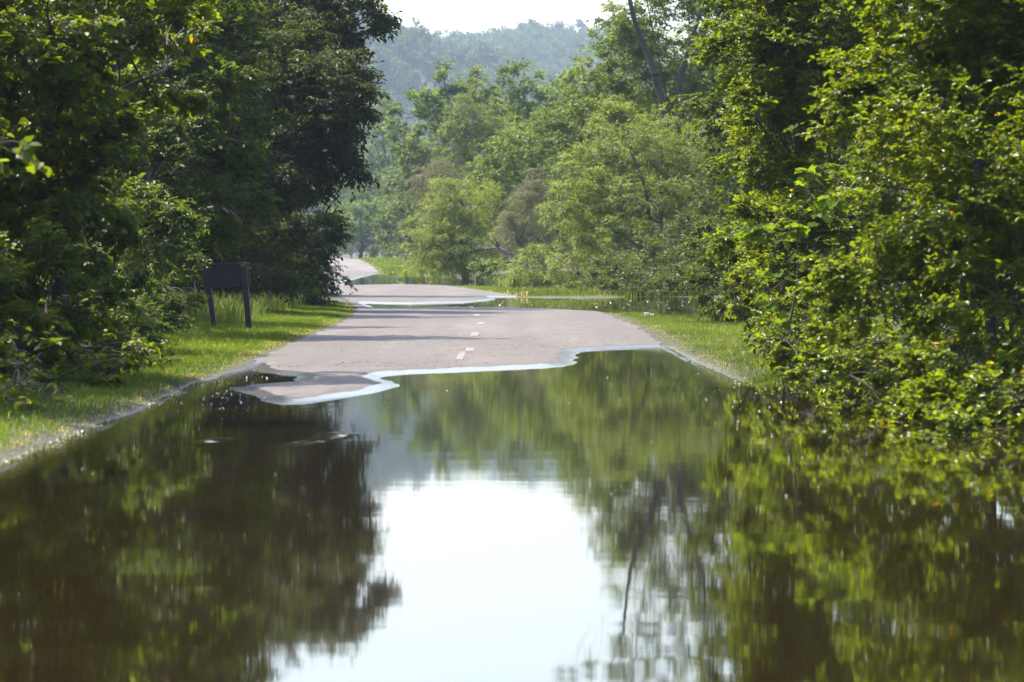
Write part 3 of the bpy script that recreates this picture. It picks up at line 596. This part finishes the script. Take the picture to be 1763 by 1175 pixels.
blades('verge_grass', x, y, .10 + .12 * sst(-5.2, -7.5, x), .004, ML['grass'], 1)
n = 30000; y = 12 + 18 * rng.random(n); x = -4.2 - 4.5 * rng.random(n)
blades('verge_grass', x, y, .16, .005, ML['grass'], 8)
n = 90000; y = 50 + 60 * rng.random(n); x = 2.7 + 5.0 * rng.random(n)
blades('verge_grass', x, y, .085, .004, ML['grass'], 2)
n = 26000; y = 148 + 41 * rng.random(n); x = xroad(y) + 3.5 + 7 * rng.random(n); x = np.where(x > 4.5, x - 6, x)
blades('verge_grass', x, y, .09, .010, ML['grass'], 3, minz=.0)
n = 40000; y = 290 + 190 * rng.random(n); x = xroad(y) + 3.5 + 14 * rng.random(n)
blades('verge_grass', x, y, .22, .022, ML['grass'], 4)
n = 16000; y = 45 + 80 * rng.random(n); x = -6.2 - 3.6 * rng.random(n) - .012 * np.abs(y - 90) * 0
k_ = (np.abs(x + 6.15) < 1.3) & (y < 85.5); x, y = x[~k_], y[~k_]
blades('tall_grass', x, y, .62, .006, ML['reed'], 5, lean=.3)
n = 6000; Y_ = 148.5 + 12 * rng.random(n); x = (860 + 400 * rng.random(n) - 881.5) / FPX * Y_
blades('tall_grass', x, Y_, .30, .012, ML['reed'], 6, lean=.25, minz=-.01)
n = 9000; Y_ = 196 + 26 * rng.random(n); x = (830 + 180 * rng.random(n) - 881.5) / FPX * Y_
blades('tall_grass', x, Y_, .40, .014, ML['reed'], 7, lean=.25, minz=-.01)

# ------------------------------------------------------------------ the sign
def box(c, s, taper=0.0):
    x, y, z = s[0] / 2, s[1] / 2, s[2] / 2
    V = np.array([[sx * x, sy * y, sz * z] for sz in (-1, 1) for sy in (-1, 1) for sx in (-1, 1)], float)
    F = np.array([[0, 2, 3, 1], [4, 5, 7, 6], [0, 1, 5, 4], [2, 6, 7, 3], [0, 4, 6, 2], [1, 3, 7, 5]]); return V + c, F
def bev(o, wd=.006, seg=2):
    m = o.modifiers.new('bevel', 'BEVEL'); m.width = wd; m.segments = seg; m.limit_method = 'ANGLE'
YS = 83.6; b0 = at(400, 572, YS); zs = float(H(np.array([b0[0]]), np.array([b0[1]]))[0])
sg = thing('wooden_sign', (b0[0], b0[1], zs), 'dark brown wooden sign board on two leaning posts, seen from behind on the left verge', 'sign')
u = YS / FPX
def post(xb, xt, zb, zt, yy, wd):
    v, f = box((0, 0, 0), (wd, .10, 1)); v = v.copy(); t = v[:, 2] + .5
    v[:, 0] += xb + (xt - xb) * t; v[:, 2] = zb + (zt - zb) * t; v[:, 1] += yy
    return link('post', mesh_np('post', v, [f], [STAIN]), sg)
zt = CAMH - zs - (455 - HOR) * u
for a in (post(-30 * u, -47 * u, -.25, zt - .10, .12, .115), post(32 * u, 21.5 * u, -.25, zt, -.09, .125)): bev(a)
zc = [zt - .13, zt - .37]
for k_, (z_, hh) in enumerate(((zt - .085, .155), (zt - .335, .335))):
    v, f = box((0, 0, 0), (1.03, .045, hh)); v = v.copy(); v[:, 2] += z_; v[:, 0] += -12.5 * u + .0 - .10 * (v[:, 2] - zt); v[:, 2] += .018 * v[:, 0] / .5
    bev(link('board', mesh_np('board', v, [f], [STAIN]), sg), .005)
v, f = box((0, 0, 0), (1.07, .11, .028)); v = v.copy(); v[:, 2] += zt + .006; v[:, 0] += -12.5 * u; v[:, 2] += .018 * v[:, 0] / .5
bev(link('cap_rail', mesh_np('cap_rail', v, [f], [STAIN]), sg), .006)
for xx in (-42 * u, 20 * u):
    v, f = box((xx, -.03 if xx < 0 else -.15, zt - .045 + (0.018 * xx / .5)), (.09, .012, .018))
    bev(link('bracket', mesh_np('bracket', v, [f], [simple('dull_metal', (.16, .13, .15), .5)]), sg), .002)
sg.rotation_euler = (0, 0, R(-6))

# ------------------------------------------------------------------ small things
WHITE = simple('white_paint', (.75, .74, .72))
p = W(1116, 545); zz = float(H(np.array([p[0]]), np.array([p[1]]))[0])
wb = thing('marker_block', (p[0], p[1], max(zz, 0) - .02), 'small white block beside the water at the far corner of the right verge', 'block')
v, f = box((-.04, 0, .06), (.13, .14, .12)); bev(link('block', mesh_np('block', v, [f], [WHITE]), wb), .012)
v, f = box((.11, .02, .045), (.10, .12, .09)); bev(link('block', mesh_np('block', v, [f], [WHITE]), wb), .012)
sticks = [(600, 628, .45, 8, 'thin straight stick lying on the road near the left shoreline'), (625, 625, .35, 20, 'bent dark twig right beside the thin stick near the left shoreline'),
 (655, 627, .62, -4, 'longest dark twig on the road, near the left shoreline'), (725, 617, .2, 30, 'tiny dark twig midway between the left twigs and the centre line'),
 (757, 614, .34, 0, 'short twig just left of the nearest painted dash'), (803, 609, .3, 5, 'short twig just right of the nearest painted dash'),
 (860, 603, .3, 10, 'dark twig on the right lane, leftmost of the right-lane twigs'), (886, 613, .28, -12, 'dark twig on the right lane nearest the waterline'),
 (948, 598, .36, 4, 'twig in the middle of the right lane'), (1009, 566, .4, 6, 'twig far along the right lane'), (1098, 569, .42, -8, 'forked twig near the right verge on the far part of the road')]
for q, (px, py, L_, a, lab) in enumerate(sticks):
    r_ = np.random.default_rng(200 + q); x, y = W(px, py); z = float(H(np.array([x]), np.array([y]), False)[0])
    x, y = x * (CAMH - z) / CAMH, y * (CAMH - z) / CAMH
    z = float(H(np.array([x]), np.array([y]), False)[0]) + .012
    d = np.array([math.cos(R(a)), 3 * math.sin(R(a)), 0]) * L_ / 2
    ps = [limb(r_, -d, d, .011, .005, n=8, wob=.06, ns=5)[1], limb(r_, d * .1, d * .6 + [.02, .08, .03], .006, .003, n=5, ns=4)[1]]
    v, f = join(ps); v[:, 2] = np.abs(v[:, 2]) * .12 + .002
    o = link('fallen_twig', mesh_np('fallen_twig', v, [f], [TWIG], smooth=True)); o.location = (x, y, z)
    o['label'] = lab; o['category'] = 'twig'; o['group'] = 'fallen twigs on the road'
# fallen trunks at the far bank
for (a, b, r0, r1, lab) in [((790, 447, 236), (884, 428, 232), .05, .13, 'dark bare dead trunk lying out over the water under the golden willow'),
                            ((875, 438, 222), (855, 424, 222), .14, .09, 'short pale broken trunk beside the dark fallen one below the greyish willow'),
                            ((870, 452, 212), (1000, 470, 205), .10, .14, 'long dark log lying low along the far bank among shrubs'),
  ((995, 472, 186), (966, 408, 187), .15, .10, 'leaning dark broken trunk standing among yellow-green shrubs on the far bank')]:
    A, B = at(*a), at(*b); r_ = np.random.default_rng(int(a[0])); rt = thing('dead_log', tuple(A), lab, 'log', 'dead trunks at the far bank')
    P, tb = limb(r_, A, B, r0, r1, n=12, wob=.04, ns=7)
    link('log', mesh_np('log', tb[0] - A, [tb[1]], [BARKG if 'pale' in lab else BARK], smooth=True), rt)
    ps = []
    for k_ in range(9):
        s = P[r_.integers(1, 11)]; e = s + np.array([r_.normal() * .9 - .5, r_.normal() * .4, .2 + r_.random() * .9])
        v, f = limb(r_, s, e, r0 * .35, .008, n=6, wob=.08, ns=4)[1]
        link('branch', mesh_np('branch', v - A, [f], [BARK], smooth=True), rt)
# floating bits, and pale specks standing in for glints on the water
rng = np.random.default_rng(9)
px = np.concatenate([rng.uniform(0, 1763, 70), rng.normal(370, 60, 260), rng.uniform(0, 330, 500), rng.normal(1300, 55, 330), rng.uniform(620, 1240, 260), rng.uniform(700, 1010, 120)])
py = np.concatenate([rng.uniform(650, 900, 70), rng.normal(672, 20, 260), np.zeros(500), rng.normal(640, 38, 330), rng.uniform(516, 532, 260), rng.uniform(488, 502, 120)])
k_ = slice(330, 830); py[k_] = 796 - (px[k_] / 330) * 134 + np.abs(rng.normal(0, 5, 500))
py = np.maximum(py, 480); Y_ = CAMH * FPX / (py - HOR); X_ = (px - 881.5) / FPX * Y_
ok = H(X_, Y_) < .003; X_, Y_ = X_[ok], Y_[ok]; n = len(X_)
a = rng.random(n) * 6.28; D = np.stack([np.cos(a), np.sin(a), rng.normal(size=n) * .12], 1)
sz = (.010 + .022 * rng.random(n) ** 2) * np.clip(Y_ / 70, .6, 1.15)
V, F, per = leaf_geo(np.stack([X_, Y_, np.full(n, .006)], 1), D, nrm(np.array([0, -.05, 1.0]) + rng.normal(size=(n, 3)) * .25), sz * 1.6, sz * 1.1, 'hex')
PETAL_GLINT = simple('petal_glint', (.55, .53, .47), .3)
o = link('debris_and_glints', mesh_np('debris_and_glints', V, [F], [PETAL_GLINT])); o['kind'] = 'stuff'

# silt, leaf scraps and seeds washed up along the wet edge of the road
rng = np.random.default_rng(15); n = 5200
sel = rng.random(n) < .75
Y_ = np.where(sel, 57 + 22 * rng.random(n) ** 1.6, 60 + 50 * rng.random(n)); X_ = xroad(Y_) + (rng.random(n) * 2 - 1) * 3.35
hz_ = H(X_, Y_, False); dn = vnoise(X_ * 1.3, Y_ * .5)
ok = (hz_ > .036) & np.where(sel, (hz_ < .075) & (dn > -.1), rng.random(n) < .5); X_, Y_, hz_ = X_[ok], Y_[ok], hz_[ok]; n = len(X_)
a = rng.random(n) * 6.28; D = np.stack([np.cos(a), np.sin(a), rng.normal(size=n) * .15 + .1], 1); sz = .012 + .035 * rng.random(n) ** 3
V, F, per = leaf_geo(np.stack([X_, Y_, hz_ + .007], 1), D, nrm(np.array([0, 0, 1.0]) + rng.normal(size=(n, 3)) * .2), sz, sz * .45, 'kite')
o = link('road_litter', mesh_np('road_litter', V, [F], [simple('leaf_litter', (.05, .035, .022), .8)])); o['kind'] = 'stuff'
# ------------------------------------------------------------------ haze
v, f = box((0, 1650, 123), (3160, 3720, 260))
m, N, L, out = newmat('haze_air'); pv = N.new('ShaderNodeVolumePrincipled')
pv.inputs['Color'].default_value = (.60, .76, 1.0, 1); pv.inputs['Density'].default_value = .00013; pv.inputs['Anisotropy'].default_value = 0
L.new(pv.outputs[0], out.inputs['Volume'])
o = link('haze', mesh_np('haze', v, [f], [m])); o['kind'] = 'stuff'
print('faces in plants', NT[0])
